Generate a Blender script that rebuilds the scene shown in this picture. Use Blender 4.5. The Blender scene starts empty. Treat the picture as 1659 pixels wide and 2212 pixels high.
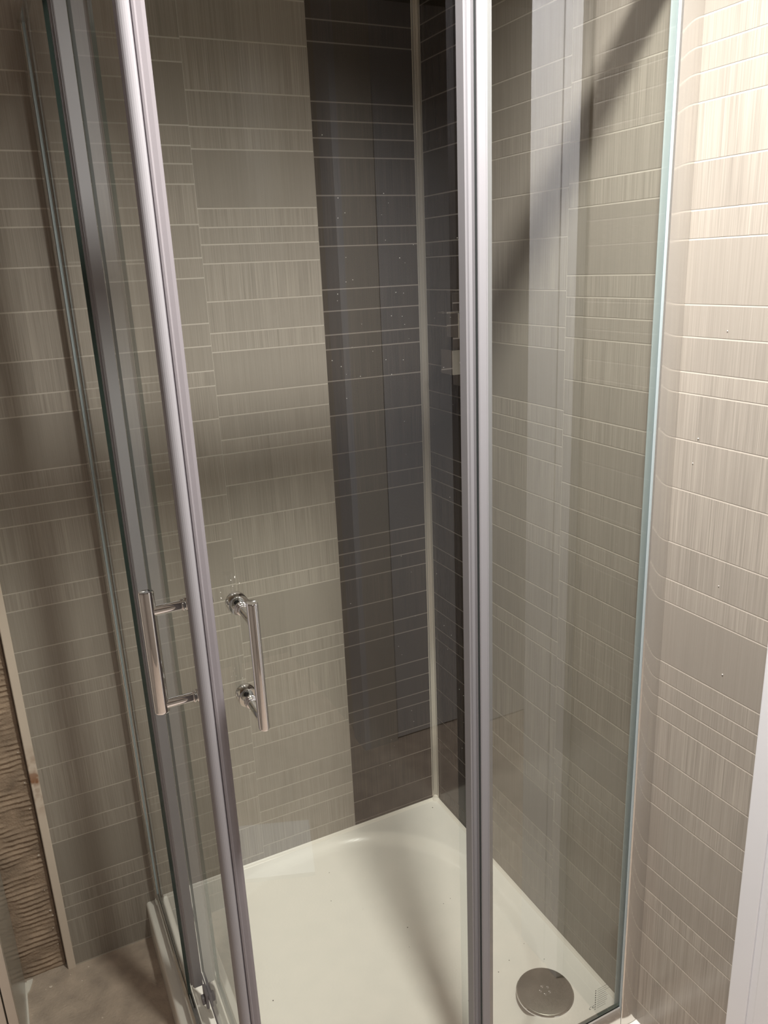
import bpy, bmesh, math, random
from mathutils import Vector, Matrix, noise

random.seed(7)
S = bpy.context.scene
COL = S.collection

# ------------------------------------------------------------------ camera
cam_d = bpy.data.cameras.new('camera')
cam = bpy.data.objects.new('camera', cam_d); COL.objects.link(cam)
S.camera = cam
F_PX, YAW, PIT, ROL = 1717.898, 1.1243206, -0.2997566, -0.04355069
cam_d.sensor_fit = 'HORIZONTAL'; cam_d.sensor_width = 36.0
cam_d.lens = 36.0 * F_PX / 1659.0
cam_d.clip_start = 0.01
fw = Vector((math.cos(PIT)*math.cos(YAW), math.cos(PIT)*math.sin(YAW), math.sin(PIT)))
r0 = fw.cross(Vector((0, 0, 1))).normalized(); u0 = r0.cross(fw)
rr = math.cos(ROL)*r0 + math.sin(ROL)*u0
uu = -math.sin(ROL)*r0 + math.cos(ROL)*u0
M = Matrix((rr, uu, -fw)).transposed().to_4x4()
M.translation = Vector((-0.9072328, -1.6365223, 1.4100982))
cam.matrix_world = M

# ------------------------------------------------------------------ world, lights, exposure
S.view_settings.view_transform = 'Standard'
S.view_settings.look = 'None'
S.view_settings.gamma = 1.0
S.view_settings.use_curve_mapping = False
S.view_settings.exposure = 0.0
W = bpy.data.worlds.new('world'); S.world = W; W.use_nodes = True
W.node_tree.nodes['Background'].inputs[0].default_value = (0.9, 0.93, 1.0, 1)
W.node_tree.nodes['Background'].inputs[1].default_value = 0.15

CEIL = 2.30
LAMPS = [  # x, y, watts, colour, half angle, radius
    (-0.42, -1.13, 238.0, (1.0, 0.965, 0.92), 70, 0.058),
    (-1.05, -2.05, 22.0, (1.0, 0.95, 0.93), 78, 0.05),  # fill lamp added behind the viewer, no fitting seen there
]
for i, (lx, ly, w, c, ang, rad) in enumerate(LAMPS):
    ld = bpy.data.lights.new('downlight_or_fill', 'SPOT')
    ld.energy = w; ld.color = c; ld.spot_size = math.radians(2*ang); ld.spot_blend = 1.0
    ld.shadow_soft_size = rad
    lo = bpy.data.objects.new('downlight_or_fill', ld); COL.objects.link(lo)
    lo.location = (lx, ly, CEIL-0.03)

# ------------------------------------------------------------------ materials
def mat(name):
    m = bpy.data.materials.new(name); m.use_nodes = True
    nt = m.node_tree
    return m, nt, nt.nodes['Principled BSDF']

def lin(c):
    return tuple(((x/255+0.055)/1.055)**2.4 if x/255 > 0.04045 else x/255/12.92 for x in c) + (1,)

def simple(name, rgb, rough=0.5, metal=0.0, bump=0.0, bscale=200, var=0.0, vscale=8, spec=0.5):
    m, nt, b = mat(name)
    b.inputs['Base Color'].default_value = lin(rgb)
    b.inputs['Roughness'].default_value = rough
    b.inputs['Metallic'].default_value = metal
    b.inputs['Specular IOR Level'].default_value = spec
    N = nt.nodes; L = nt.links
    tc = N.new('ShaderNodeTexCoord')
    if var:
        n = N.new('ShaderNodeTexNoise'); n.inputs['Scale'].default_value = vscale
        n.inputs['Detail'].default_value = 6
        L.new(tc.outputs['Object'], n.inputs['Vector'])
        mx = N.new('ShaderNodeMix'); mx.data_type = 'RGBA'
        a = lin(tuple(max(0, x*(1-var)) for x in rgb)); c = lin(tuple(min(255, x*(1+var)) for x in rgb))
        mx.inputs[6].default_value = a; mx.inputs[7].default_value = c
        L.new(n.outputs[0], mx.inputs[0]); L.new(mx.outputs[2], b.inputs['Base Color'])
    if bump:
        n2 = N.new('ShaderNodeTexNoise'); n2.inputs['Scale'].default_value = bscale
        L.new(tc.outputs['Object'], n2.inputs['Vector'])
        bp = N.new('ShaderNodeBump'); bp.inputs['Strength'].default_value = bump
        bp.inputs['Distance'].default_value = 0.002
        L.new(n2.outputs[0], bp.inputs['Height']); L.new(bp.outputs[0], b.inputs['Normal'])
    return m

def tile_mat(name, rgb, streak):
    """printed panel: vertical brushed streaks; tone and strength per piece come from the object colour"""
    m, nt, b = mat(name); N = nt.nodes; L = nt.links
    tc = N.new('ShaderNodeTexCoord'); oi = N.new('ShaderNodeObjectInfo')
    off = N.new('ShaderNodeVectorMath'); off.operation = 'ADD'
    sc = N.new('ShaderNodeVectorMath'); sc.operation = 'SCALE'; sc.inputs['Scale'].default_value = 1.0
    comb = N.new('ShaderNodeCombineXYZ')
    mul = N.new('ShaderNodeMath'); mul.operation = 'MULTIPLY'; mul.inputs[1].default_value = 37.0
    L.new(oi.outputs['Random'], mul.inputs[0]); L.new(mul.outputs[0], comb.inputs[0]); L.new(mul.outputs[0], comb.inputs[2])
    L.new(tc.outputs['Object'], off.inputs[0]); L.new(comb.outputs[0], off.inputs[1])
    mp = N.new('ShaderNodeMapping'); mp.inputs['Scale'].default_value = (430, 1, 4)
    L.new(off.outputs[0], mp.inputs[0])
    n1 = N.new('ShaderNodeTexNoise'); n1.inputs['Scale'].default_value = 1.0; n1.inputs['Detail'].default_value = 4
    n1.inputs['Roughness'].default_value = 0.7
    L.new(mp.outputs[0], n1.inputs['Vector'])
    mp2 = N.new('ShaderNodeMapping'); mp2.inputs['Scale'].default_value = (60, 1, 3)
    L.new(off.outputs[0], mp2.inputs[0])
    n2 = N.new('ShaderNodeTexNoise'); n2.inputs['Scale'].default_value = 1.0; n2.inputs['Detail'].default_value = 3
    L.new(mp2.outputs[0], n2.inputs['Vector'])
    add = N.new('ShaderNodeMath'); add.operation = 'ADD'
    L.new(n1.outputs[0], add.inputs[0])
    h = N.new('ShaderNodeMath'); h.operation = 'MULTIPLY'; h.inputs[1].default_value = 0.30
    L.new(n2.outputs[0], h.inputs[0]); L.new(h.outputs[0], add.inputs[1])
    # (value - 0.775) * streak * alpha + 1
    sub = N.new('ShaderNodeMath'); sub.operation = 'SUBTRACT'; sub.inputs[1].default_value = 0.65
    L.new(add.outputs[0], sub.inputs[0])
    sep = N.new('ShaderNodeSeparateColor'); L.new(oi.outputs['Color'], sep.inputs[0])
    st = N.new('ShaderNodeMath'); st.operation = 'MULTIPLY'; st.inputs[1].default_value = streak
    L.new(sub.outputs[0], st.inputs[0])
    st2 = N.new('ShaderNodeMath'); st2.operation = 'MULTIPLY'
    L.new(st.outputs[0], st2.inputs[0]); L.new(sep.outputs[1], st2.inputs[1])
    one = N.new('ShaderNodeMath'); one.operation = 'ADD'; one.inputs[1].default_value = 1.0
    L.new(st2.outputs[0], one.inputs[0])
    fac = N.new('ShaderNodeMath'); fac.operation = 'MULTIPLY'
    L.new(one.outputs[0], fac.inputs[0]); L.new(sep.outputs[0], fac.inputs[1])
    sc2 = N.new('ShaderNodeVectorMath'); sc2.operation = 'SCALE'
    sc2.inputs[0].default_value = lin(rgb)[:3]
    L.new(fac.outputs[0], sc2.inputs['Scale'])
    L.new(sc2.outputs[0], b.inputs['Base Color'])
    b.inputs['Roughness'].default_value = 0.17
    b.inputs['Specular IOR Level'].default_value = 0.32
    return m

def glass_mat():
    m, nt, b = mat('clear_safety_glass'); N = nt.nodes; L = nt.links
    N.remove(b)
    out = N['Material Output']
    tr = N.new('ShaderNodeBsdfTransparent'); tr.inputs[0].default_value = (0.955, 0.965, 0.948, 1)
    gl = N.new('ShaderNodeBsdfGlossy'); gl.inputs['Roughness'].default_value = 0.0
    gl.inputs[0].default_value = (1, 1, 1, 1)
    fr = N.new('ShaderNodeFresnel'); fr.inputs[0].default_value = 1.5
    ge = N.new('ShaderNodeNewGeometry')
    inv = N.new('ShaderNodeMath'); inv.operation = 'SUBTRACT'; inv.inputs[0].default_value = 1.0
    L.new(ge.outputs['Backfacing'], inv.inputs[1])
    # both faces of the pane reflect: r -> 2r/(1+r), taken once on the way in
    a = N.new('ShaderNodeMath'); a.operation = 'ADD'; a.inputs[1].default_value = 1.0
    L.new(fr.outputs[0], a.inputs[0])
    d = N.new('ShaderNodeMath'); d.operation = 'MULTIPLY'; d.inputs[1].default_value = 2.0
    L.new(fr.outputs[0], d.inputs[0])
    q = N.new('ShaderNodeMath'); q.operation = 'DIVIDE'
    L.new(d.outputs[0], q.inputs[0]); L.new(a.outputs[0], q.inputs[1])
    f = N.new('ShaderNodeMath'); f.operation = 'MULTIPLY'
    L.new(q.outputs[0], f.inputs[0]); L.new(inv.outputs[0], f.inputs[1])
    mx = N.new('ShaderNodeMixShader')
    L.new(f.outputs[0], mx.inputs[0]); L.new(tr.outputs[0], mx.inputs[1]); L.new(gl.outputs[0], mx.inputs[2])
    L.new(mx.outputs[0], out.inputs[0])
    return m

M_LIGHT = tile_mat('printed_grey_beige_tile', (156, 149, 140), 1.05)
M_DARK = tile_mat('printed_charcoal_tile', (58, 51, 45), 2.7)
M_GROUT = simple('pale_grout_lines', (190, 183, 173), 0.6)
M_GROUT_D = simple('grout_lines_in_charcoal', (124, 116, 108), 0.6)
M_WHITE = simple('white_satin_paint', (226, 227, 232), 0.35)
M_PLASTER = simple('white_wall_paint', (225, 220, 212), 0.8, var=0.02)
M_GREYWALL = simple('grey_beige_wall', (140, 132, 124), 0.5, var=0.04)
M_ACRYL = simple('white_acrylic_tray', (238, 234, 226), 0.16, var=0.012, vscale=5)
M_CONC = simple('dusty_concrete', (176, 160, 146), 0.9, bump=0.9, bscale=160, var=0.22, vscale=22)
M_ADH = simple('dried_tile_adhesive', (158, 138, 120), 0.95, bump=0.8, bscale=260, var=0.25, vscale=30)
M_CHROME = simple('polished_chrome', (242, 242, 244), 0.04, 1.0)
M_SILVER = simple('bright_anodised_aluminium', (208, 205, 200), 0.11, 0.78)
M_TRIMC = simple('satin_chrome_trim', (186, 181, 173), 0.20, 0.65)
def milky(name, rgb, k, rough=0.25):
    m = simple(name, rgb, rough); nt = m.node_tree; N = nt.nodes; L = nt.links
    b = N['Principled BSDF']; t = N.new('ShaderNodeBsdfTranslucent'); t.inputs[0].default_value = lin(rgb)
    mx = N.new('ShaderNodeMixShader'); mx.inputs[0].default_value = k
    L.new(b.outputs[0], mx.inputs[1]); L.new(t.outputs[0], mx.inputs[2]); L.new(mx.outputs[0], N['Material Output'].inputs[0])
    return m
M_SEAL = milky('milky_grey_seal', (172, 169, 173), 0.35)
M_GASK_REFL = simple('gasket_chrome_reflection', (168, 180, 184), 0.3)  # blue-grey of a chrome reflection painted in; the outer rubber strip shares it
M_SEALC = milky('clear_grey_seal', (160, 154, 158), 0.4, 0.2)
M_PROF = milky('silver_grey_profile', (176, 174, 178), 0.42, 0.3)
M_EDGE = simple('dark_green_glass_edge', (46, 58, 54), 0.15)
M_BLACK = simple('black_gap', (14, 12, 10), 0.9)
M_SIL = simple('white_silicone', (232, 226, 216), 0.35)
M_STEEL = simple('worn_brushed_steel', (142, 140, 130), 0.36, 0.9, bump=0.15, bscale=500, var=0.08, vscale=60)
M_INK = simple('grey_print', (66, 66, 66), 0.6)
M_GREY = simple('glossy_grey_board', (176, 175, 168), 0.20, var=0.03)
M_CREAM = simple('cream_white_door', (214, 204, 192), 0.4)
M_PLASTIC = simple('white_trim_plastic', (222, 208, 194), 0.4)
M_GLASS = glass_mat()
M_DROP = simple('water_drop', (235, 232, 226), 0.05, spec=0.9)
M_DEB = simple('dark_speck', (70, 66, 60), 0.8)
mE, nt, b = mat('lamp_diffuser')
b.inputs['Emission Color'].default_value = (1, 0.93, 0.82, 1); b.inputs['Emission Strength'].default_value = 12
M_LAMP = mE

def stain_mat():
    m, nt, b = mat('white_trim_with_rusty_smear'); N = nt.nodes; L = nt.links
    tc = N.new('ShaderNodeNewGeometry'); sp = N.new('ShaderNodeSeparateXYZ'); L.new(tc.outputs['Position'], sp.inputs[0])
    n = N.new('ShaderNodeTexNoise'); n.inputs['Scale'].default_value = 45; L.new(tc.outputs['Position'], n.inputs['Vector'])
    d = N.new('ShaderNodeMath'); d.operation = 'SUBTRACT'; d.inputs[1].default_value = 0.40; L.new(sp.outputs[2], d.inputs[0])
    a = N.new('ShaderNodeMath'); a.operation = 'ABSOLUTE'; L.new(d.outputs[0], a.inputs[0])
    r = N.new('ShaderNodeMapRange'); r.inputs[1].default_value = 0.0; r.inputs[2].default_value = 0.09
    r.inputs[3].default_value = 1.0; r.inputs[4].default_value = 0.0; L.new(a.outputs[0], r.inputs[0])
    r2 = N.new('ShaderNodeMapRange'); r2.inputs[1].default_value = 0.42; r2.inputs[2].default_value = 0.62
    L.new(n.outputs[0], r2.inputs[0])
    mu = N.new('ShaderNodeMath'); mu.operation = 'MULTIPLY'; L.new(r.outputs[0], mu.inputs[0]); L.new(r2.outputs[0], mu.inputs[1])
    mx = N.new('ShaderNodeMix'); mx.data_type = 'RGBA'
    mx.inputs[6].default_value = lin((222, 208, 194)); mx.inputs[7].default_value = lin((150, 105, 75))
    L.new(mu.outputs[0], mx.inputs[0]); L.new(mx.outputs[2], b.inputs['Base Color']); b.inputs['Roughness'].default_value = 0.4
    return m
M_STAIN = stain_mat()

# ------------------------------------------------------------------ mesh helpers
def link(name, me, m, parent=None, **props):
    o = bpy.data.objects.new(name, me); COL.objects.link(o)
    for mm in (m if isinstance(m, (list, tuple)) else [m]):
        me.materials.append(mm)
    if parent is not None: o.parent = parent
    for k, v in props.items(): o[k] = v
    return o

def from_bm(bm, smooth=False):
    me = bpy.data.meshes.new('mesh')
    bmesh.ops.recalc_face_normals(bm, faces=bm.faces)
    if smooth:
        for f in bm.faces: f.smooth = True
    bm.to_mesh(me); bm.free()
    return me

def bx(bm, x0, x1, y0, y1, z0, z1, bevel=0.0, mi=0):
    x0, x1 = sorted((x0, x1)); y0, y1 = sorted((y0, y1)); z0, z1 = sorted((z0, z1))
    r = bmesh.ops.create_cube(bm, size=1.0)
    vs = r['verts']
    for v in vs:
        v.co = Vector(((x0+x1)/2 + v.co.x*(x1-x0), (y0+y1)/2 + v.co.y*(y1-y0), (z0+z1)/2 + v.co.z*(z1-z0)))
    fs = {f for v in vs for f in v.link_faces}
    for f in fs: f.material_index = mi
    if bevel:
        es = {e for v in vs for e in v.link_edges}
        bmesh.ops.bevel(bm, geom=list(es), offset=bevel, segments=2, affect='EDGES', profile=0.6)

def box(name, x0, x1, y0, y1, z0, z1, m, parent=None, bevel=0.0, **props):
    bm = bmesh.new(); bx(bm, x0, x1, y0, y1, z0, z1, bevel)
    return link(name, from_bm(bm), m, parent, **props)

def prism(bm, pts, z0, z1, mi=0):
    """vertical extrusion of an (x, y) outline"""
    lo = [bm.verts.new((x, y, z0)) for x, y in pts]; hi = [bm.verts.new((x, y, z1)) for x, y in pts]
    n = len(pts)
    for i in range(n):
        f = bm.faces.new((lo[i], lo[(i+1) % n], hi[(i+1) % n], hi[i])); f.material_index = mi
    bm.faces.new(lo[::-1]).material_index = mi; bm.faces.new(hi).material_index = mi

def sweep(bm, pts, axis, a, b, mi=0):
    """extrusion of a (v, z) outline along x (axis 0) or y (axis 1)"""
    def P(v, z, t): return (t, v, z) if axis == 0 else (v, t, z)
    lo = [bm.verts.new(P(v, z, a)) for v, z in pts]; hi = [bm.verts.new(P(v, z, b)) for v, z in pts]
    n = len(pts)
    for i in range(n):
        bm.faces.new((lo[i], lo[(i+1) % n], hi[(i+1) % n], hi[i])).material_index = mi
    bm.faces.new(lo[::-1]); bm.faces.new(hi)

def lathe(bm, prof, origin, axis, seg=32):
    """prof: (radius, distance along axis)"""
    axis = Vector(axis).normalized()
    t = Vector((0, 0, 1)) if abs(axis.z) < 0.9 else Vector((1, 0, 0))
    u = axis.cross(t).normalized(); w = axis.cross(u)
    rings = []
    for r, d in prof:
        ring = []
        for k in range(seg):
            a = 2*math.pi*k/seg
            ring.append(bm.verts.new(Vector(origin)+axis*d+u*(r*math.cos(a))+w*(r*math.sin(a))))
        rings.append(ring)
    for i in range(len(rings)-1):
        for k in range(seg):
            bm.faces.new((rings[i][k], rings[i][(k+1) % seg], rings[i+1][(k+1) % seg], rings[i+1][k]))
    bm.faces.new(rings[0][::-1]); bm.faces.new(rings[-1])

def empty(name, loc, label, cat, group=None):
    o = bpy.data.objects.new(name, None); COL.objects.link(o); o.location = loc
    o['label'] = label; o['category'] = cat
    if group: o['group'] = group
    o.empty_display_size = 0.05
    bpy.context.view_layer.update()
    return o

def adopt(parent, o):
    """children are built in world coordinates; keep them there"""
    o.parent = parent
    o.matrix_parent_inverse = Matrix.Translation(-parent.location)
    return o

def swap_xy(o):
    """mirror a mesh about the line x = y"""
    me = o.data
    for v in me.vertices: v.co = Vector((v.co.y, v.co.x, v.co.z))
    me.flip_normals()

# ------------------------------------------------------------------ room shell
ZF = -0.10          # room floor; z = 0 is the rim of the tray
YR, XL = -2.70, -2.00
floor = box('floor', XL-0.1, 1.4, YR-0.1, 0.12, ZF-0.10, ZF, M_CONC, kind='structure')
ceiling = box('ceiling', XL-0.1, 1.4, YR-0.1, 0.12, CEIL, CEIL+0.05, M_PLASTER, kind='structure')
box('wall_left', XL-0.1, XL, YR, 0.1, ZF, CEIL, M_GREYWALL, kind='structure')
box('wall_front', XL, 0.1, YR-0.1, YR, ZF, CEIL, M_GREYWALL, kind='structure')

A_END, B_END = -0.978, -1.0
wall_back = None
# back wall: grout-coloured backing behind the tiles, and bare wall further left
bm = bmesh.new()
bx(bm, A_END, -0.2476, 0.0003, 0.1, ZF, CEIL)
bx(bm, -0.2476, 0.1, 0.0003, 0.1, ZF, CEIL, mi=1)
bx(bm, XL, A_END, 0.022, 0.1, ZF, CEIL, mi=2)
wall_back = link('wall_back', from_bm(bm), [M_GROUT, M_GROUT_D, M_ADH], kind='structure')
bm = bmesh.new()
bx(bm, 0.0003, 0.1, B_END, -0.2524, ZF, CEIL)
bx(bm, 0.0003, 0.1, -0.2524, 0.0, ZF, CEIL, mi=1)
bx(bm, 0.0, 0.1, -1.106, B_END, ZF, CEIL, mi=2)
bx(bm, 0.0, 0.1, YR, -1.90, ZF, CEIL, mi=2)
bx(bm, 0.0, 0.1, -1.90, -1.106, 2.08, CEIL, mi=2)
bx(bm, 1.3, 1.4, YR, 0.1, ZF, CEIL, mi=3)
bx(bm, 0.1, 1.3, YR-0.1, YR, ZF, CEIL, mi=3)
bx(bm, 0.1, 1.3, 0.0, 0.1, ZF, CEIL, mi=3)
wall_right = link('wall_right', from_bm(bm), [M_GROUT, M_GROUT_D, M_PLASTER, M_GREYWALL], kind='structure')

D = [0, .035, .067, .103, .176, .238, .276, .364, .409, .459, .490, .559, .636, .724, .786, .825]
PER = 0.9315
# tone / streak strength of each piece of the repeating print
TONE = {0: (1.02, 1.0), 1: (.99, 1.0), 2: (1.0, .8), 3: (1.05, 1.2), 4: (1.0, .9), 5: (1.03, 1.1), 6: (.96, .55),
        7: (.98, .8), 8: (.96, .7), 9: (1.03, 1.1), 10: (1.0, 1.1), 11: (1.01, 1.0), 12: (1.04, 1.35), 13: (.99, 1.0),
        14: (1.04, 1.1), 15: (.92, .3)}
def column(parent, wall, u0, u1, off, zb, zt, m, gap_lo, gap_hi):
    lines = []
    for c in range(-3, 4):
        for i, d in enumerate(D):
            lines.append((off + c*PER - d, i))
    lines.sort()                                   # rising z; the piece under a line carries that line's index
    for k in range(1, len(lines)):
        z0, z1 = lines[k-1][0], lines[k][0]; idx = lines[k][1]
        z0c, z1c = max(z0+0.0013, zb), min(z1-0.0013, zt)
        if z1c - z0c < 0.003: continue
        a, b_ = u0+gap_lo, u1-gap_hi
        w, h = (b_-a)/2, (z1c-z0c)/2
        bm = bmesh.new()
        bx(bm, -w, w, 0, 0.004, -h, h)
        o = link('tile', from_bm(bm), m)
        zc = (z0c+z1c)/2; uc = (a+b_)/2
        if wall == 'A':
            o.location = (uc, 0, zc)
        else:
            o.location = (0, uc, zc); o.rotation_euler = (0, 0, -math.pi/2)
        t, s = TONE[idx]
        j = random.uniform(-.015, .015)
        o.color = (t+j, s, 1, 1)
        o.parent = parent
sA, sB = 0.0029, -0.0043
TOP = CEIL
column(wall_back, 'A', -0.25+sA, 0.0, .799, -0.004, TOP, M_DARK, 0, 0)
column(wall_back, 'A', -0.50+sA, -0.25+sA, .600, -0.004, TOP, M_LIGHT, .0004, 0)
column(wall_back, 'A', -0.75+sA, -0.50+sA, .747, -0.004, TOP, M_LIGHT, .0004, .0004)
column(wall_back, 'A', A_END, -0.75+sA, .130, ZF+0.004, TOP, M_LIGHT, 0, .0004)
column(wall_right, 'B', -0.25+sB, 0.0, .983, -0.004, TOP, M_DARK, 0, 0)
column(wall_right, 'B', -0.50+sB, -0.25+sB, .218, -0.004, TOP, M_LIGHT, .0005, 0)
column(wall_right, 'B', -0.75+sB, -0.50+sB, .450, -0.004, TOP, M_LIGHT, .0004, .0005)
column(wall_right, 'B', B_END, -0.75+sB, .772, ZF+0.004, TOP, M_LIGHT, 0, .0004)

# corner trim: a thin angle with a rounded cove between two lips
bm = bmesh.new()
pts = [(0.0, 0.0), (0.0, -0.0140), (-0.0016, -0.0150), (-0.0026, -0.0138), (-0.0028, -0.0105), (-0.0050, -0.0082),
       (-0.0068, -0.0068), (-0.0082, -0.0050), (-0.0105, -0.0028), (-0.0138, -0.0026), (-0.0150, -0.0016), (-0.0140, 0.0)]
prism(bm, pts, 0.012, CEIL)
link('trim_1', from_bm(bm), M_TRIMC, kind='structure', label='chrome corner trim between the two charcoal tile columns')
# end trim of the tiled back wall
bm = bmesh.new()
prism(bm, [(-0.978, 0.02), (-0.978, -0.003), (-0.9765, -0.0042), (-0.9625, -0.0042), (-0.961, -0.003), (-0.961, 0.0005)], ZF, CEIL)
link('trim_2', from_bm(bm), M_STAIN, kind='structure', label='white plastic edge trim with a rusty smear')

# bare wall with combed adhesive: real ridges
nx, zr = 22, []
z = ZF
bm = bmesh.new(); grid = []
dz = 0.0016; nz = int(1.0/dz)
for k in range(nz+1):
    z = ZF + k*dz; row = []
    for i in range(nx+1):
        x = -0.982 - i*0.006
        wob = noise.noise(Vector((x*4, z*5, 1.3)))*0.0022
        ph = ((z + wob + 0.10*x*0.0) % 0.0125)/0.0125
        tooth = max(0.0, 1.0-abs(ph-0.35)/0.30) ** 0.6
        amp = 0.0030*max(0.05, min(1.3, 0.70+2.4*noise.noise(Vector((x*22, z*30, 4.0)))))
        d = tooth*amp + 0.0012*noise.noise(Vector((x*140, z*140, 0))) + 0.003*noise.noise(Vector((x*18, z*22, 9)))
        row.append(bm.verts.new((x, 0.017-d, z)))
    grid.append(row)
for k in range(nz):
    for i in range(nx):
        bm.faces.new((grid[k][i], grid[k+1][i], grid[k+1][i+1], grid[k][i+1]))
link('adhesive_ridges', from_bm(bm, True), M_ADH, wall_back, kind='stuff')

# door frame on the right wall, with its door
bm = bmesh.new()
bx(bm, -0.019, 0.0, -1.010, -0.976, ZF, 2.08, 0.002)
bx(bm, -0.016, 0.0, -1.022, -1.010, ZF, 2.08)
bx(bm, -0.019, 0.0, -1.106, -1.022, ZF, 2.08, 0.002)
d1 = link('door_1', from_bm(bm), M_WHITE, kind='structure', label='white door frame beside the tiled right wall')
box('door_leaf', 0.10, 0.90, -1.95, -1.91, ZF+0.005, 2.06, M_WHITE, d1)
box('door_lining', -0.005, 0.11, -1.106, -1.100, ZF, 2.08, M_WHITE, d1)
box('door_frame', -0.019, 0.0, -1.99, -1.90, ZF, 2.08, M_WHITE, d1)
box('door_head', -0.019, 0.0, -1.99, -0.976, 2.08, 2.16, M_WHITE, d1)

# ------------------------------------------------------------------ shower tray
T0 = -0.785
def basin(x, y):
    # signed depth inside a rounded square basin
    x0, x1, y0, y1, R = -0.735, -0.037, -0.742, -0.005, 0.315
    cx = min(max(x, x0+R), x1-R); cy = min(max(y, y0+R), y1-R)
    d = R - math.hypot(x-cx, y-cy)
    if cx == x and cy != y: d = R-abs(y-cy)
    if cy == y and cx != x: d = R-abs(x-cx)
    if cx == x and cy == y: d = min(x-x0, x1-x, y-y0, y1-y)
    t = min(1, max(0, d/0.034)); t = t*t*(3-2*t)
    return -0.017*t - 0.006*min(1, max(0, (d-0.03)/0.2))
bm = bmesh.new()
n = 150; vs = []
for i in range(n+1):
    row = []
    for j in range(n+1):
        x = T0 + (0-T0)*i/n; y = T0 + (0-T0)*j/n
        row.append(bm.verts.new((x, y, basin(x, y))))
    vs.append(row)
for i in range(n):
    for j in range(n):
        bm.faces.new((vs[i][j], vs[i+1][j], vs[i+1][j+1], vs[i][j+1])).smooth = True
r = 0.005
def skirt(edge, fn):
    prev = edge
    for (o, zz) in ((0.0015, -0.0008), (0.0035, -0.003), (0.0045, -0.007), (0.0045, -0.0995)):
        cur = [bm.verts.new(fn(v.co, o, zz)) for v in edge]
        for k in range(len(edge)-1):
            bm.faces.new((prev[k], prev[k+1], cur[k+1], cur[k])).smooth = True
        prev = cur
skirt([vs[0][j] for j in range(n+1)], lambda c, o, zz: (c.x-o, c.y-(o if c.y < T0+1e-4 else 0), zz))
skirt([vs[i][0] for i in range(n+1)], lambda c, o, zz: (c.x-(o if c.x < T0+1e-4 else 0), c.y-o, zz))
me = bpy.data.meshes.new('mesh'); bmesh.ops.recalc_face_normals(bm, faces=bm.faces); bm.to_mesh(me); bm.free()
tray = link('shower_tray', me, M_ACRYL)
tray['label'] = 'white acrylic shower tray with rounded basin in the tiled corner'; tray['category'] = 'shower tray'
# silicone bead along both walls
bm = bmesh.new()
pr = [(0.0, 0.0), (0.0, 0.0055), (-0.0012, 0.0045), (-0.0035, 0.0022), (-0.0065, 0.0008), (-0.0075, 0.0)]
sweep(bm, [(v-0.0002, z) for v, z in pr], 0, -0.755, -0.003)
sweep(bm, [(v-0.0002, z) for v, z in pr], 1, -0.757, -0.003)
lathe(bm, [(0.019, -0.003), (0.0165, 0.002), (0.0125, 0.008), (0.011, 0.014), (0.0095, 0.016)], (0, 0, 0), (0, 0, 1), 24)
bmesh.ops.bisect_plane(bm, geom=bm.verts[:]+bm.edges[:]+bm.faces[:], plane_co=(-0.0002, 0, 0), plane_no=(1, 0, 0), clear_outer=True)
bmesh.ops.bisect_plane(bm, geom=bm.verts[:]+bm.edges[:]+bm.faces[:], plane_co=(0, -0.0002, 0), plane_no=(0, 1, 0), clear_outer=True)
sl = link('sealant_bead', from_bm(bm), M_SIL, tray, label='white silicone bead along the wall')

# ------------------------------------------------------------------ waste cover
dc = (-0.118, -0.640); zd = basin(*dc)
dr = empty('drain_cover', (dc[0], dc[1], zd), 'round grey metal waste cover with five small holes, in the tray', 'drain')
bm = bmesh.new()
lathe(bm, [(0.0500, 0.0003), (0.0555, 0.0015), (0.0560, 0.0042), (0.0550, 0.0056), (0.0535, 0.0062), (0.0005, 0.0068)], (*dc, zd), (0, 0, 1), 96)
for f in bm.faces: f.smooth = True
adopt(dr, link('cover_plate', from_bm(bm), M_STEEL))
bm = bmesh.new()
lathe(bm, [(0.0572, -0.001), (0.0572, 0.0022), (0.0561, 0.0030), (0.0561, -0.001)], (*dc, zd), (0, 0, 1), 96)
adopt(dr, link('rim_ring', from_bm(bm), M_CHROME, label='bright chrome rim under the cover'))
for k in range(5):
    a = math.radians(72*k + 20)
    hx, hy = dc[0]+0.0095*math.cos(a), dc[1]+0.0095*math.sin(a)
    bm = bmesh.new()
    lathe(bm, [(0.0029, 0.0064), (0.0029, 0.0078), (0.0023, 0.0085), (0.0015, 0.0072)], (hx, hy, zd), (0, 0, 1), 14)
    adopt(dr, link('drain_hole', from_bm(bm), M_CHROME))

# ------------------------------------------------------------------ enclosure
ENC = empty('shower_enclosure', (-0.76, -0.76, 0.0),
            'glass corner shower enclosure with chrome wall channels and two closed sliding doors', 'shower enclosure')
ZT = 1.84
def both(fn, name, m, parent=None, smooth=False, label=None):
    """build once for the right-hand (front) side, then the same mirrored about x = y for the left side"""
    out = []
    for side in (0, 1):
        bm = bmesh.new(); fn(bm)
        o = link(name, from_bm(bm, smooth), m)
        if side: swap_xy(o)
        if label: o['label'] = label
        if parent is None: adopt(ENC, o)
        out.append(o)
    return out

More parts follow.
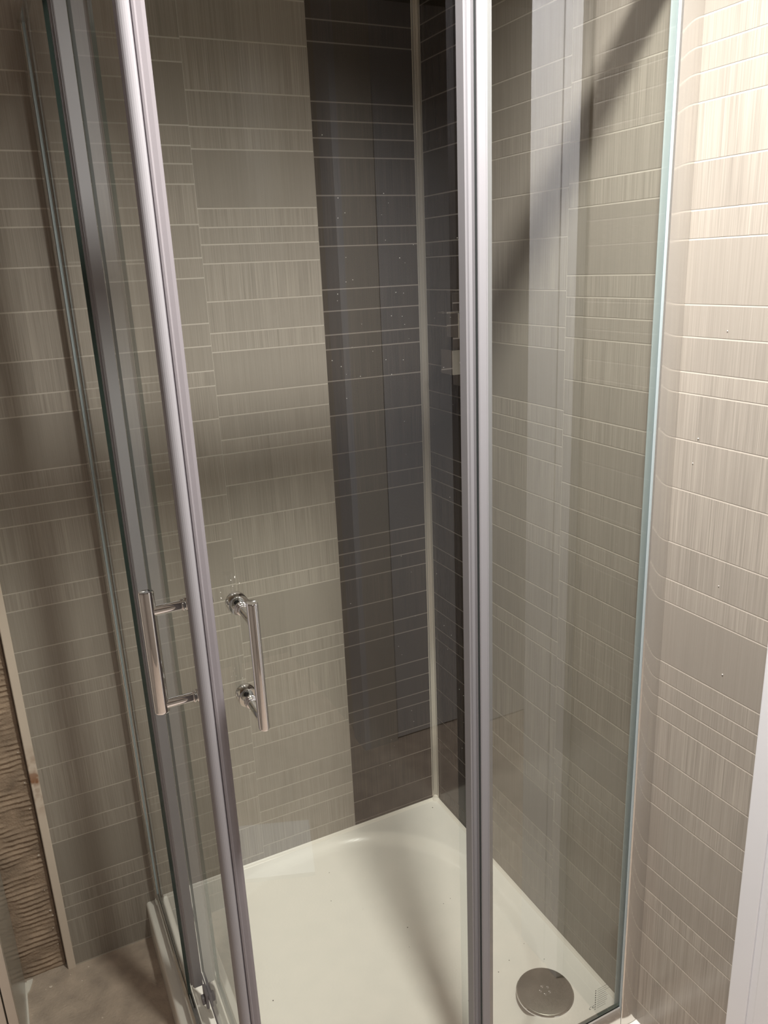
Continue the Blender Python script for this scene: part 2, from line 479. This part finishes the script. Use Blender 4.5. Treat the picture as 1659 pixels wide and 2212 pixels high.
# wall channel: x = distance from the wall (negative), y = thickness, outside is -y
def channel(bm):
    U = -0.0340
    pts = []
    for k in range(13):                                # slightly convex outer face
        t = k/12
        pts.append((U*t-0.0002, -0.7675 - 0.0040*math.sin(math.pi*min(1, 0.25+0.62*t))))
    y0 = pts[-1][1]; c = (y0-0.7645)/2; h = (-0.7645-y0)/2
    for k in range(1, 8):                              # rounded outer lip
        a = math.pi*k/8
        pts.append((U-0.0028*math.sin(a), c-h*math.cos(a)))
    pts += [(U, -0.7645), (-0.0150, -0.7645), (-0.0150, -0.7575), (U, -0.7575)]
    for k in range(1, 8):                              # rounded inner lip
        a = math.pi*k/8
        pts.append((U-0.0028*math.sin(a), -0.7548-0.0027*math.cos(a)))
    pts += [(U, -0.7521), (-0.0002, -0.7521)]
    prism(bm, pts, 0.002, ZT)
ch = both(channel, 'wall_channel', M_SILVER, label='polished metal channel fixed to the wall')
def gasket_reflection(bm):
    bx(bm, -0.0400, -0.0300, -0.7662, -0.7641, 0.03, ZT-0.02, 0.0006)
    bx(bm, -0.0455, -0.0300, -0.7579, -0.7560, 0.03, ZT-0.02, 0.0006)  # inner strip: reflection in the chrome channel, painted as a solid strip
both(gasket_reflection, 'gasket_and_reflection', M_GASK_REFL, label='rubber seal strip and painted blue-grey chrome reflection beside the channel')

# fixed panes: clear faces, dark green edges
def pane(bm, x0, x1, y0, y1, z0, z1):
    bx(bm, x0, x1, y0, y1, z0, z1)
    for f in bm.faces:
        c = f.calc_center_median()
        if abs(c.y-y0) > 1e-5 and abs(c.y-y1) > 1e-5: f.material_index = 1
def fixed(bm): pane(bm, -0.3460, -0.0160, -0.7640, -0.7580, 0.050, ZT-0.01)
FP = both(fixed, 'fixed_pane', [M_GLASS, M_EDGE], label='fixed clear glass pane')
# rails
def rail_low(bm):
    pts = [(-0.7700, 0.0002), (-0.7700, 0.034), (-0.7688, 0.042), (-0.7670, 0.0465), (-0.7645, 0.0475), (-0.7645, 0.030),
           (-0.7575, 0.030), (-0.7575, 0.0475), (-0.7555, 0.0475), (-0.7535, 0.042), (-0.7500, 0.012), (-0.7500, 0.0002)]
    sweep(bm, pts, 0, -0.7700, -0.0400)
both(rail_low, 'bottom_rail', M_SILVER, label='polished bottom rail on the tray rim')
def rail_top(bm):
    pts = [(-0.7700, 1.820), (-0.7720, 1.825), (-0.7720, 1.848), (-0.7690, 1.853), (-0.7300, 1.853), (-0.7260, 1.848), (-0.7260, 1.820)]
    sweep(bm, pts, 0, -0.7740, -0.0010)
both(rail_top, 'top_rail', M_SILVER, label='wide polished top rail')
# stepped seal profile where each sliding door overlaps its fixed pane
def overlap(bm):
    pts = [(-0.3560, -0.7350), (-0.3560, -0.7510), (-0.3545, -0.7525), (-0.3535, -0.7515), (-0.3525, -0.7540), (-0.3480, -0.7540),
           (-0.3470, -0.7530), (-0.3460, -0.7570), (-0.3350, -0.7572), (-0.3260, -0.7572), (-0.3200, -0.7560), (-0.3200, -0.7350)]
    prism(bm, pts, 0.070, ZT-0.02)
def overlap_front(bm):
    pts = [(-0.3470, -0.7642), (-0.3470, -0.7660), (-0.3455, -0.7672), (-0.3360, -0.7672), (-0.3345, -0.7660), (-0.3325, -0.7656), (-0.3325, -0.7642)]
    prism(bm, pts, 0.070, ZT-0.02)

def make_door(side):
    """sliding door: right-hand one spans x -0.712..-0.33 in plane y -0.732..-0.726; the other is its mirror image"""
    bm = bmesh.new(); pane(bm, -0.7140, -0.3330, -0.7320, -0.7260, 0.075, ZT-0.025)
    lab = ('right-hand sliding glass door facing the viewer', 'left-hand sliding glass door seen nearly edge on')[side]
    d = link('sliding_door', from_bm(bm), [M_GLASS, M_EDGE], label=lab)
    parts = []
    bm = bmesh.new(); overlap(bm); parts.append(link('overlap_seal', from_bm(bm), M_PROF))
    if side == 0:
        # clear seal at the meeting edge
        bm = bmesh.new()
        prism(bm, [(-0.7265, -0.7240), (-0.7270, -0.7360), (-0.7262, -0.7392), (-0.7240, -0.7398), (-0.7222, -0.7385), (-0.7215, -0.7372),
                   (-0.7165, -0.7375), (-0.7130, -0.7368), (-0.7120, -0.7350), (-0.7118, -0.7215), (-0.7160, -0.7200), (-0.7240, -0.7210)], 0.062, ZT-0.02)
        parts.append(link('meeting_seal', from_bm(bm), M_SEALC, label='clear grey seal on the meeting edge'))
    else:
        # milky rounded magnetic seal that wraps the corner (built already mirrored below)
        bm = bmesh.new()
        P = []
        cx, cy, R = -0.7325, -0.7335, 0.0092      # written in the mirrored frame (x and y swapped)
        for k in range(17):
            a = math.radians(150 + 215*k/16)
            P.append((cx + R*math.cos(a), cy + R*math.sin(a)))
        P += [(-0.7060, -0.7350), (-0.7050, -0.7335), (-0.7050, -0.7240), (-0.7150, -0.7225), (-0.7300, -0.7235)]
        prism(bm, P, 0.062, ZT-0.02)
        parts.append(link('meeting_seal', from_bm(bm), M_SEAL, label='milky rounded magnetic seal on the corner edge'))
    # handle
    hx = -0.678 if side == 0 else -0.684
    zh = (1.0110, 0.8800); s = 0.0545 if side == 0 else 0.0500
    bm = bmesh.new()
    def bar(bm):
        seg = 32; rings = []
        for (zz, k) in ((0.8690, 0.90), (0.8702, 0.985), (0.8715, 1.0), (1.0360, 1.0), (1.0374, 0.985), (1.0385, 0.90)):
            ring = []
            for q in range(seg):
                a = 2*math.pi*q/seg
                ring.append(bm.verts.new((hx + 0.0068*k*math.cos(a), -0.732-s + 0.0095*k*math.sin(a), zz)))
            rings.append(ring)
        for i in range(len(rings)-1):
            for q in range(seg):
                bm.faces.new((rings[i][q], rings[i][(q+1) % seg], rings[i+1][(q+1) % seg], rings[i+1][q]))
        # slightly dished ends
        bot = bm.verts.new((hx, -0.732-s, 0.8705)); top = bm.verts.new((hx, -0.732-s, 1.0370))
        for q in range(seg):
            bm.faces.new((rings[0][(q+1) % seg], rings[0][q], bot)); bm.faces.new((rings[-1][q], rings[-1][(q+1) % seg], top))
    bar(bm)
    for zz in zh:
        lathe(bm, [(0.0062, 0.003), (0.0064, s-0.006)], (hx, -0.732, zz), (0, -1, 0), 28)              # standoff
        lathe(bm, [(0.0072, 0.0), (0.0086, 0.0010), (0.0090, 0.0028), (0.0084, 0.0044), (0.0066, 0.0052), (0.0066, 0.0062),
                   (0.0080, 0.0068), (0.0083, 0.0082), (0.0078, 0.0094), (0.0060, 0.0100)], (hx, -0.732, zz), (0, -1, 0), 32)  # outer ring
        lathe(bm, [(0.0125, 0.0), (0.0135, 0.0014), (0.0135, 0.0150), (0.0132, 0.0175), (0.0118, 0.0205), (0.0088, 0.0232), (0.0045, 0.0248), (0.0010, 0.0252)],
              (hx, -0.726, zz), (0, 1, 0), 36)                                                          # domed nut on the inside
    h = link('door_handle', from_bm(bm, True), M_CHROME, label='chrome tube handle with two posts')
    if hasattr(h.data, 'set_sharp_from_angle'):
        h.data.set_sharp_from_angle(angle=math.radians(50))
    parts.append(h)
    # guide block at the foot
    bm = bmesh.new()
    bx(bm, -0.395, -0.365, -0.7385, -0.7330, 0.048, 0.082, 0.0015); bx(bm, -0.390, -0.370, -0.7262, -0.7180, 0.046, 0.086, 0.0015)
    lathe(bm, [(0.0085, 0.0), (0.0095, 0.001), (0.0095, 0.005), (0.0080, 0.006)], (-0.380, -0.7385, 0.060), (0, -1, 0), 20)
    parts.append(link('guide_roller', from_bm(bm), M_SEALC, label='small clear plastic bottom guide'))
    bm = bmesh.new(); bx(bm, -0.712, -0.333, -0.7330, -0.7250, 0.068, 0.0765, 0.001)
    parts.append(link('bottom_seal', from_bm(bm), M_SEALC))
    for p in parts:
        p.parent = d
    if side:
        swap_xy(d)
        for p in parts: swap_xy(p)
    adopt(ENC, d)
    return d
DR = make_door(0); DL = make_door(1)
for side in (0, 1):
    bm = bmesh.new(); overlap_front(bm)
    if side == 1: bm.free(); continue
    o = link('edge_profile', from_bm(bm), M_PROF, FP[side], label='silver grey edge profile on the pane')

# printed marking low on the fixed pane: the CE mark, a column of dots and fine print
def ring_arc(bm, cx, cz, R, w, a0, a1, y, seg=14):
    prev = None
    for k in range(seg+1):
        a = math.radians(a0+(a1-a0)*k/seg)
        p = [bm.verts.new((cx+rr_*math.cos(a), y, cz+rr_*math.sin(a))) for rr_ in (R, R-w)]
        if prev: bm.faces.new((prev[0], p[0], p[1], prev[1]))
        prev = p
bm = bmesh.new(); ym = -0.7642
ring_arc(bm, -0.1100, 0.082, 0.0034, 0.0009, 60, 300, ym)
ring_arc(bm, -0.1030, 0.082, 0.0034, 0.0009, 60, 300, ym)
bx(bm, -0.1062, -0.1035, ym-0.0001, ym, 0.0816, 0.0824)
for k in range(9):
    cz = 0.118 - k*0.0055
    v = [bm.verts.new((-0.0995+dx, ym, cz+dz_)) for dx, dz_ in ((0.0014, 0), (0, 0.0021), (-0.0014, 0), (0, -0.0021))]
    bm.faces.new(v)
rnd = random.Random(3)
for k in range(10):
    cz = 0.1195 - k*0.0050
    x = -0.0955; end = -0.0955 + rnd.uniform(0.020, 0.029)
    while x < end:
        w = rnd.uniform(0.0008, 0.0026)
        bx(bm, x, min(end, x+w), ym-0.00005, ym, cz-0.0004, cz+0.0004)
        x += w+rnd.uniform(0.0003, 0.0007)
link('glass_marking', from_bm(bm), M_INK, FP[0], label='small grey printed CE marking with rows of fine print')

# ------------------------------------------------------------------ shower valve
SV = empty('shower_valve', (0.0, -0.20, 1.25), 'chrome square-knob shower valve on the dark tiled right wall', 'shower valve')
bm = bmesh.new(); bx(bm, -0.0085, 0.0, -0.258, -0.138, 1.156, 1.350, 0.0012)
adopt(SV, link('wall_plate', from_bm(bm), M_CHROME))
bm = bmesh.new(); bx(bm, -0.060, -0.0085, -0.2225, -0.1750, 1.190, 1.240, 0.0012)
kn = adopt(SV, link('knob', from_bm(bm), M_CHROME))
bm = bmesh.new(); lathe(bm, [(0.0030, 0), (0.0032, 0.0006), (0.0022, 0.0012), (0.0012, 0.0004)], (-0.0400, -0.2225, 1.214), (0, -1, 0), 18)
g = link('grub_screw', from_bm(bm), M_SIL, kn, label='small bright screw cap')
bm = bmesh.new(); bx(bm, -0.045, -0.0085, -0.2225, -0.1750, 1.264, 1.313, 0.0012)
k2 = adopt(SV, link('knob', from_bm(bm), M_CHROME))
bm = bmesh.new(); bx(bm, -0.066, -0.010, -0.2130, -0.1760, 1.313, 1.3165, 0.0008)
link('lever', from_bm(bm), M_CHROME, k2, label='thin flat lever above the knob')
bpy.context.view_layer.update()
for c in (g, ): c.parent = kn

# ------------------------------------------------------------------ cabinet at the left edge
CB = empty('cabinet', (-1.1, -0.12, ZF), 'tall cabinet end panel in glossy grey with a cream door, at the lower left edge', 'cabinet')
bm = bmesh.new(); bx(bm, -1.60, -1.069, -0.232, 0.006, ZF, 1.2, 0.001)
adopt(CB, link('body', from_bm(bm), M_GREY))
bm = bmesh.new(); bx(bm, -1.0855, -1.0690, -0.252, -0.232, ZF, 1.2, 0.001)
adopt(CB, link('front_frame', from_bm(bm), M_CREAM, label='cream front edge'))
bm = bmesh.new(); bx(bm, -1.60, -1.0885, -0.252, -0.234, ZF+0.004, 1.196, 0.001)
adopt(CB, link('cabinet_door', from_bm(bm), M_CREAM, label='cream door'))
bm = bmesh.new()
bx(bm, -1.0690, -1.0655, -0.230, 0.000, ZF, ZF+0.006)
prism(bm, [(-1.0655, 0.006), (-1.0655, -0.030), (-1.060, -0.022), (-1.054, -0.004), (-1.052, 0.006)], ZF, ZF+0.0035)
adopt(CB, link('sealant_strip', from_bm(bm), M_SIL, label='white filler at the foot of the panel'))

# unseen white board, added to give a bright reflection in the door glass
bm = bmesh.new()
lo = [(-0.62, -1.78), (-0.31, -1.66), (-0.37, -1.46), (-0.64, -1.56)]
prism(bm, lo, ZF, ZF+0.012)
o = link('reflection_board', from_bm(bm), M_WHITE)
o['label'] = 'unseen white board added on the floor for its reflection in the door glass'; o['category'] = 'board'

# ------------------------------------------------------------------ small stuff: chips, crumbs, drops
def blob(bm, c, r, sq=0.5, n=None):
    """low mound; n = surface normal axis"""
    v0 = len(bm.verts)
    res = bmesh.ops.create_icosphere(bm, subdivisions=1, radius=1.0)
    for v in res['verts']:
        k = 1+0.25*random.uniform(-1, 1)
        s3 = [r*k, r*k, r*k]
        s3[n] = r*sq
        v.co = Vector((c[0]+v.co.x*s3[0], c[1]+v.co.y*s3[1], c[2]+v.co.z*s3[2]))
bm = bmesh.new()
for (x, y) in ((-.032, -.032), (-.365, -.1), (-.273, -.34), (-.295, -.39), (-.162, -.54), (-.253, -.567), (-.605, -.377), (-.146, -.316), (-.126, -.527)):
    blob(bm, (x, y, basin(x, y)+0.0004), random.uniform(.0009, .0016), 0.4, 2)
for k in range(14):
    x, y = random.uniform(-.68, -.06), random.uniform(-.66, -.08)
    blob(bm, (x, y, basin(x, y)+0.0003), random.uniform(.0005, .0011), 0.4, 2)
o = link('crumbs', from_bm(bm), M_DEB); o['kind'] = 'stuff'
o['label'] = 'tiny dark crumbs of building dust scattered over the white tray'; o['category'] = 'crumbs'
bm = bmesh.new()
for k in range(22):
    x, y = random.uniform(-1.04, -.82), random.uniform(-.55, .005)
    blob(bm, (x, y, ZF+0.0006), random.uniform(.0008, .0022), 0.5, 2)
blob(bm, (-1.018, -0.035, ZF+0.001), .0045, 0.3, 2)
for z in (-.035, -.02, .012, .045, .06, .118, .21, .33, .395, .47):
    blob(bm, (random.uniform(-.994, -.984), 0.0125, z), random.uniform(.0012, .0034), 0.5, 1)
o = link('plaster_chips', from_bm(bm), M_PLASTIC); o['kind'] = 'stuff'
o['label'] = 'pale plaster chips on the concrete floor and rough adhesive at lower left'; o['category'] = 'chips'
bm = bmesh.new()
for k in range(34):   # small white flecks on the charcoal tiles
    blob(bm, (random.uniform(-.235, -.02), -0.0006, min(2, random.gauss(1.38, .16))), random.uniform(.0006, .0013), 0.5, 1)
for k in range(12):
    blob(bm, (random.uniform(-.235, -.02), -0.0006, random.uniform(.05, 1.1)), random.uniform(.0005, .0010), 0.5, 1)
o = link('white_flecks', from_bm(bm), M_DROP); o['kind'] = 'stuff'
o['label'] = 'white flecks dotted over the charcoal tiles left of the corner'; o['category'] = 'flecks'
bm = bmesh.new()
for k in range(16):
    blob(bm, (-0.0006, random.uniform(-.17, -.02), random.uniform(.15, 1.5)), random.uniform(.0006, .0012), 0.5, 0)
for k in range(5):
    blob(bm, (-0.0006, random.uniform(-.97, -.80), random.uniform(.3, 1.4)), random.uniform(.0008, .0014), 0.5, 0)
o = link('white_flecks', from_bm(bm), M_DROP); o['kind'] = 'stuff'
o['label'] = 'white flecks on the right-hand tiled wall'; o['category'] = 'flecks'
bm = bmesh.new()
for (cx, cz, sp, nn) in ((-0.684, 1.045, .004, 5), (-0.694, .925, .006, 7), (-0.700, 1.035, .005, 3)):
    for k in range(nn):
        blob(bm, (random.gauss(cx, sp), -0.7323, random.gauss(cz, sp*1.6)), random.uniform(.0003, .0007), 0.6, 1)
o = link('water_drops', from_bm(bm), M_DROP); o['kind'] = 'stuff'
o['label'] = 'tiny water drops on the glass beside the right-hand door handle'; o['category'] = 'drops'

# ------------------------------------------------------------------ ceiling downlights; the second is an added fill lamp
for i, (lx, ly, w, c, ang, rad) in enumerate(LAMPS):
    t = empty('ceiling_light_or_fill', (lx, ly, CEIL), ('round recessed downlight just outside the shower doors', 'added fill lamp over the room behind the viewer, shaped as a downlight')[i],
              'ceiling light', 'recessed downlights in the ceiling')
    bm = bmesh.new(); lathe(bm, [(0.062, 0.0), (0.060, 0.004), (0.050, 0.006), (0.047, 0.001)], (lx, ly, CEIL-0.0005), (0, 0, -1), 32)
    adopt(t, link('bezel', from_bm(bm), M_CHROME))
    bm = bmesh.new(); lathe(bm, [(0.046, 0.0), (0.046, 0.0065), (0.0005, 0.0068)], (lx, ly, CEIL-0.0005), (0, 0, -1), 32)
    adopt(t, link('diffuser', from_bm(bm), M_LAMP))
